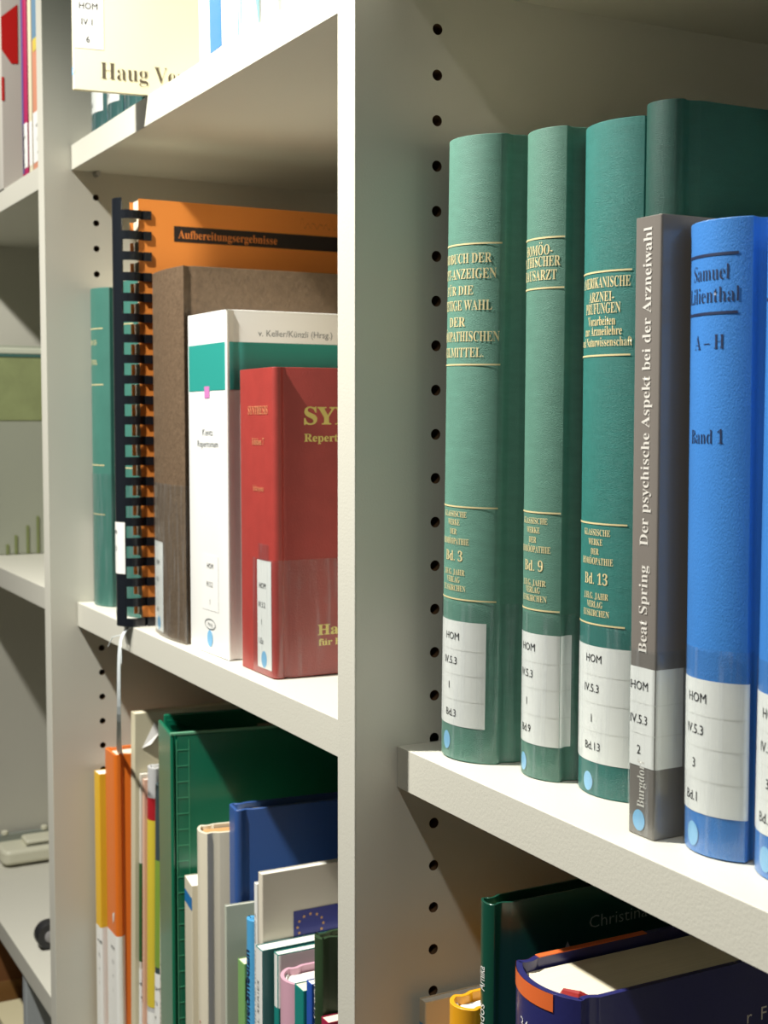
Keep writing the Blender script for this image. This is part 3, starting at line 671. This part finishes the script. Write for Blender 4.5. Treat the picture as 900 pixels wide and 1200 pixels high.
b = book('library_book', 'dark green hardcover with white letters on spine and pale cover name', 'book', RS, 'b', .0645, .0300, .0118, .3248, kind='round', bulge=.002, cover=mat('dark_green_gloss', (22, 74, 58), .28, coat=.5), pages=mat('green_endpaper', (70, 110, 60), .7), d=.21, tb=.0012, head=.004)
k = Ink(b.P, .0003); k.text('Arnika', .0012, .2850, .0052, 'l', width=.0110, vert=True); k.text('Lindos', .0012, .2640, .0046, 'l', width=.0150, vert=True); k.out('spine_lettering', LABEL, b.root)
k = Ink(b.P, .0003); k.text('Christina Kaufmann', .0570, .3056, .0058, 'l', thin=.008, width=.0720); k.poly([(.0418, .2955), (.0480, .2955), (.0450, .3020)]); k.out('cover_lettering', plain('faint_grey_print', (176, 182, 176), .5), b.root)
NVC = mat('navy_laminate', (44, 46, 104), .32, coat=.4, bump=.15, bscale=500)
b = book('library_book', 'thick navy hardcover with orange corner flash and red ribbon stub', 'book', RS, 'b', .1175, .0190, .0462, .3103, kind='round', bulge=.008, cover=NVC, pages=CREAM, d=.19, head=.0045, tb=.0026, sewn=plain('navy_headband', (40, 44, 80), .7, bump=.8, bscale=900))
OF = plain('orange_flash', (232, 112, 56), .35, coat=.3)
Ink(b.P, .0003).rect(-.075, .0125, .3030, .3102).out('orange_flash', OF, b.root)
bm = bmesh.new(); box(bm, -.0236, -.0204, .018, .075, .3102, .3106); obj('orange_edge', bm, OF, b.root)
Ink(b.P, .0003).text('34', -.0050, .2890, .0050, 'c', width=.0065, thin=.01).out('spine_lettering', LABEL, b.root)
Ink(b.P, .0003).text('r  F', .1100, .2835, .0056, 'l').out('cover_lettering', PALE, b.root)
bm = bmesh.new(); tube(bm, [(.002, .0125, .3035), (.006, .0120, .3068), (.012, .0150, .3068), (.015, .0190, .3060)], [.0008, .0016, .0022, .0008], 8); obj('ribbon_stub', bm, plain('red_ribbon', (150, 34, 34), .5), b.root)
# ---------------------------------------------------------------- left compartment, upper shelf
HG = plain('pale_cream_jacket', (240, 232, 196), .4, coat=.2)
b = book('library_book', 'thin cream book pulled out past the shelf edge with dark publisher name', 'book', None, 't', -.3680, -.0280, .0045, .300, kind='flat', yaw=-7.4, cover=HG, pages=WHITEP, d=.20, tb=.0008)
k = Ink(b.P, .0003); k.text('Haug Verlag', .0200, .0085, .0112, 'l', 'serif', .012, width=.0760); k.out('cover_lettering', plain('brown_black_print', (88, 78, 62), .5), b.root)
spine_label(b, .0030, .0225, .0275, .075, [('HOM', .0535, 0), ('IV.1', .0430, .0015), ('6', .0315, .0045)], .0042, .0062, (.0500, .0395))
k = Ink(b.P, .0003); k.disc(.0005, .0120, .0022, .0030); k.out('blue_dot_sticker', DOT, b.root)
UG = 'dark green volumes on the left upper shelf'
for i, (x, lab) in enumerate(((-.4985, 'dark green volume with white label, nearest the left panel on the upper shelf'), (-.4600, 'dark green volume with white label, middle of the upper shelf row'), (-.4195, 'dark green volume with white label, just behind the cream pulled-out book'))):
    b = book('library_book', lab, 'book', UG, 't', x, .0240+.001*i, .0375, .277, kind='round', bulge=.005, cover=cloth('dark_blue_green_cloth', (26, 78, 76)), pages=CREAM)
    spine_label(b, -.019, .0150, .0145, .063, [('HOM', .055, 0), ('IV.5.3', .043, 0), ('1', .031, .004), ('Bd.'+'567'[i], .0195, 0)], .0033, -.008)
    dot(b, -.010, .0072, .0034, .0042); film(b, -.019, .018, .0005, .073)
US = 'white books on the left upper shelf'
WB2 = plain('bright_white_board', (240, 242, 240), .4, coat=.15)
SBL = plain('strong_blue_print', (58, 118, 206), .4, coat=.2); PTL = plain('pale_teal_print', (120, 190, 186), .4)
b = book('library_book', 'white book with a broad blue stripe down its right edge', 'book', US, 't', -.2475, .0250, .0400, .29, kind='flat', lean=-2.2, cover=WB2, pages=WHITEP)
Ink(b.P, .0003).rect(-.0005, .0190, .002, .288).out('blue_stripe', SBL, b.root)
b = book('library_book', 'white book with two fine teal lines on its spine', 'book', US, 't', -.2100, .0250, .0300, .28, kind='flat', lean=-2.2, cover=WB2, pages=WHITEP)
Ink(b.P, .0003).rect(.0075, .0090, .002, .27).rect(.0120, .0135, .002, .27).out('teal_line', PTL, b.root)
b = book('library_book', 'white book with a pale teal wedge on its right side', 'book', US, 't', -.1825, .0250, .0225, .27, kind='flat', lean=-1.5, cover=WB2, pages=WHITEP)
Ink(b.P, .0003).poly([(.0030, .03), (.0105, .002), (.0110, .002), (.0110, .06), (.0000, .06)]).out('teal_wedge', PTL, b.root)
b = book('library_book', 'plain white book left of the narrow dark gap', 'book', US, 't', -.1570, .0250, .0220, .28, kind='flat', cover=WB2, pages=WHITEP)
b = book('library_book', 'plain white book right of the narrow dark gap', 'book', US, 't', -.1210, .0250, .0380, .285, kind='flat', cover=WB2, pages=WHITEP)
b = book('library_book', 'plain white book at the right end of the upper row', 'book', US, 't', -.0780, .0250, .0400, .28, kind='flat', cover=WB2, pages=WHITEP)
# ---------------------------------------------------------------- far left compartment
FG = 'books on the far left upper shelf'
b = book('library_book', 'narrow book with blue-grey, yellow and salmon bands, edge of the far compartment', 'book', FG, 't', -.6710, .0230, .0330, .25, kind='flat', cover=plain('salmon_board', (204, 140, 112), .4), pages=WHITEP)
Ink(b.P, .0002).rect(-.0162, .0162, .1140, .25).out('blue_grey_band', plain('blue_grey_print', (104, 136, 160), .4), b.root); Ink(b.P, .0003).rect(-.0120, .0162, .1030, .1140).out('yellow_band', plain('yellow_print2', (206, 186, 84), .4), b.root)
sheet_label(b, -.0162, .0162, .050)
b = book('booklet', 'cream booklet beside the purple and magenta spine', 'book', FG, 't', -.6975, .0230, .0100, .24, kind='flat', cover=CRM, pages=CREAM); sheet_label(b, -.005, .005, .045, False)
b = book('library_book', 'narrow book with purple and magenta vertical stripes', 'book', FG, 't', -.7150, .0220, .0180, .26, kind='flat', cover=plain('magenta_board', (170, 40, 88), .4), pages=WHITEP)
Ink(b.P, .0002).rect(-.009, -.001, .002, .258).out('purple_stripe', plain('purple_print', (96, 78, 136), .4), b.root); sheet_label(b, -.009, .009, .046)
b = book('magazine', 'pale grey magazine with a large red diamond and small red tag', 'magazine', FG, 't', -.8250, .0205, .0500, .27, kind='flat', cover=plain('pale_grey_card', (176, 172, 164), .5), pages=WHITEP, cname='cover')
RDP = plain('signal_red_print', (186, 26, 22), .45)
s_ = b.P.c[-1]-b.P.u0-.17
Ink(b.P, .0003).poly([(.0254, .163), (.0413, .177), (.0411, .1207), (.0346, .1200), (.0254, .1325)]).rect(.0250, .0275, .084, .1065, 2).out('red_diamond', RDP, b.root)
# storage box with olive band, on the far left middle shelf
R = tag(empty('storage_box', (-1.01, .03, ZS['m']+.0004)), 'grey-green upright storage box with an olive band under its pale rim', 'box')
bm = bmesh.new(); box(bm, -.04, .04, 0, .27, 0, .232); bevel(obj('box_body', bm, mat('grey_green_board', (168, 172, 156), .5, coat=.3), R), .001)
bm = bmesh.new(); box(bm, -.0408, .0408, -.0008, .2708, .1490, .2190); bevel(obj('olive_band', bm, mat('mottled_olive', (150, 160, 112), .5, vary=.08, vscale=60), R), .0006)
bm = bmesh.new(); box(bm, -.0415, .0415, -.0015, .2715, .2190, .2225); bevel(obj('teal_trim', bm, plain('dull_teal_plastic', (76, 116, 110), .4), R), .0004)
bm = bmesh.new(); box(bm, -.042, .042, -.002, .272, .2225, .2290); bevel(obj('pale_rim', bm, plain('pale_plastic', (214, 218, 200), .4), R), .0008)
for i, (y, h) in enumerate(((.0265, .0115), (.0360, .0215), (.0490, .0320), (.0605, .0420))):
    bm = bmesh.new(); box(bm, .0400, .0414, y-.0016, y+.0016, .0, h); bevel(obj('olive_slat', bm, plain('olive_plastic', (128, 138, 88), .5), R), .0005)
# cream desk device on the far left lower shelf
DV = mat('cream_plastic', (222, 220, 198), .35, coat=.2)
R = tag(empty('desk_telephone', (-1.048, .062, ZS['b']+.0004)), 'cream desk telephone with round white buttons on the far left lower shelf', 'telephone')
def rbox(bm, x0, x1, y0, y1, z0, z1, r=.01, n=5):
    p = []
    for cx_, cy_, a0 in ((x1-r, y0+r, -90), (x1-r, y1-r, 0), (x0+r, y1-r, 90), (x0+r, y0+r, 180)):
        for i in range(n+1):
            a = math.radians(a0+90*i/n); p.append((cx_+r*math.cos(a), cy_+r*math.sin(a)))
    prism(bm, p, z0, z1)
bm = bmesh.new(); rbox(bm, -.045, .004, .0, .17, .003, .020); bevel(obj('housing', bm, DV, R, 40), .004, 3)
bm = bmesh.new(); rbox(bm, -.040, -.010, .030, .165, .020, .026, .005); bevel(obj('handset', bm, DV, R, 40), .0025, 3)
bm = bmesh.new(); box(bm, -.0095, -.0075, .030, .16, .0195, .0210); obj('dark_slot', bm, plain('dark_grey_plastic', (70, 72, 64), .5), R)
bm = bmesh.new(); rbox(bm, -.047, -.040, .0, .17, .020, .028, .003); obj('key_panel', bm, plain('grey_panel', (142, 148, 140), .4), R)
for y in (.012, .060, .078, .096):
    bm = bmesh.new(); tube(bm, [(-.0430, y, .028), (-.0430, y, .0315), (-.0430, y, .0325)], [.0042, .0042, .0030], 12); obj('button', bm, DV, R, 40)
for y in (.005, .155):
    bm = bmesh.new(); tube(bm, [(-.03, y+.01, 0), (-.03, y+.01, .0035)], .006, 10); obj('foot', bm, plain('dark_grey_plastic', (70, 72, 64)), R)
R = tag(empty('tape_roll', (-.7860, .0500, ZS['b']+.0140)), 'small black roll standing near the panel on the far left lower shelf', 'roll')
bm = bmesh.new()
seg = 24
for i in range(seg):
    a = 2*math.pi*i/seg; 
    ring_ = [bm.verts.new((-.008+.016*tx, ro*math.cos(a), ro*math.sin(a))) for tx, ro in ((0, .0060), (0, .0128), (.15, .0138), (.85, .0138), (1, .0128), (1, .0060))]
    if i == 0: first = ring_
    else:
        for q in range(6): bm.faces.new((pr[q], pr[(q+1) % 6], ring_[(q+1) % 6], ring_[q]))
    pr = ring_
for q in range(6): bm.faces.new((pr[q], pr[(q+1) % 6], first[(q+1) % 6], first[q]))
obj('outer_ring', bm, plain('black_rubber', (38, 38, 40), .45), R, 40)
bm = bmesh.new(); tube(bm, [(-.0085, 0, 0), (.0085, 0, 0), (.0095, 0, 0)], [.0060, .0060, .0035], 16); obj('hub', bm, plain('pale_grey_hub', (150, 148, 150), .4), R, 40)
# below the far left lower shelf
bm = bmesh.new(); box(bm, XP[0]+.0002, XP[1]-T-.0002, .0222, DEP, -.66, -.64); child(obj('shelf_board', bm, SB), case)
R = tag(empty('metal_bracket', (-.790, .024, -.6398)), 'narrow grey metal upright below the far left lower shelf', 'support')
bm = bmesh.new(); box(bm, 0, .0140, 0, .100, 0, .178); bevel(obj('post', bm, plain('grey_metal', (176, 182, 184), .4), R), .001)
R = tag(empty('cardboard_box', (-1.05, .028, -.6398)), 'brown cardboard box in shadow below the far left lower shelf', 'box')
bm = bmesh.new(); box(bm, -.045, .055, 0, .27, 0, .150); obj('box_body', bm, mat('brown_cardboard', (132, 84, 44), .8, vary=.08, vscale=12), R)
bm = bmesh.new(); box(bm, .0550, .0556, 0, .27, .060, .085); obj('packing_tape', bm, plain('tan_tape', (150, 108, 60), .35), R)
R = tag(empty('paper_pile', (-.945, .032, -.6398)), 'pile of cream papers below the far left lower shelf', 'papers')
for i, (dx, dy, z) in enumerate(((0, 0, 0), (.004, .003, .018), (-.003, .001, .036), (.005, -.002, .054))):
    bm = bmesh.new(); box(bm, -.03+dx, .045+dx, dy, .09+dy, z+.0002, z+.0175); obj('paper_bundle', bm, (plain('buff_bundle', (214, 204, 168), .7) if i % 2 else plain('white_bundle', (226, 222, 208), .7)), R)
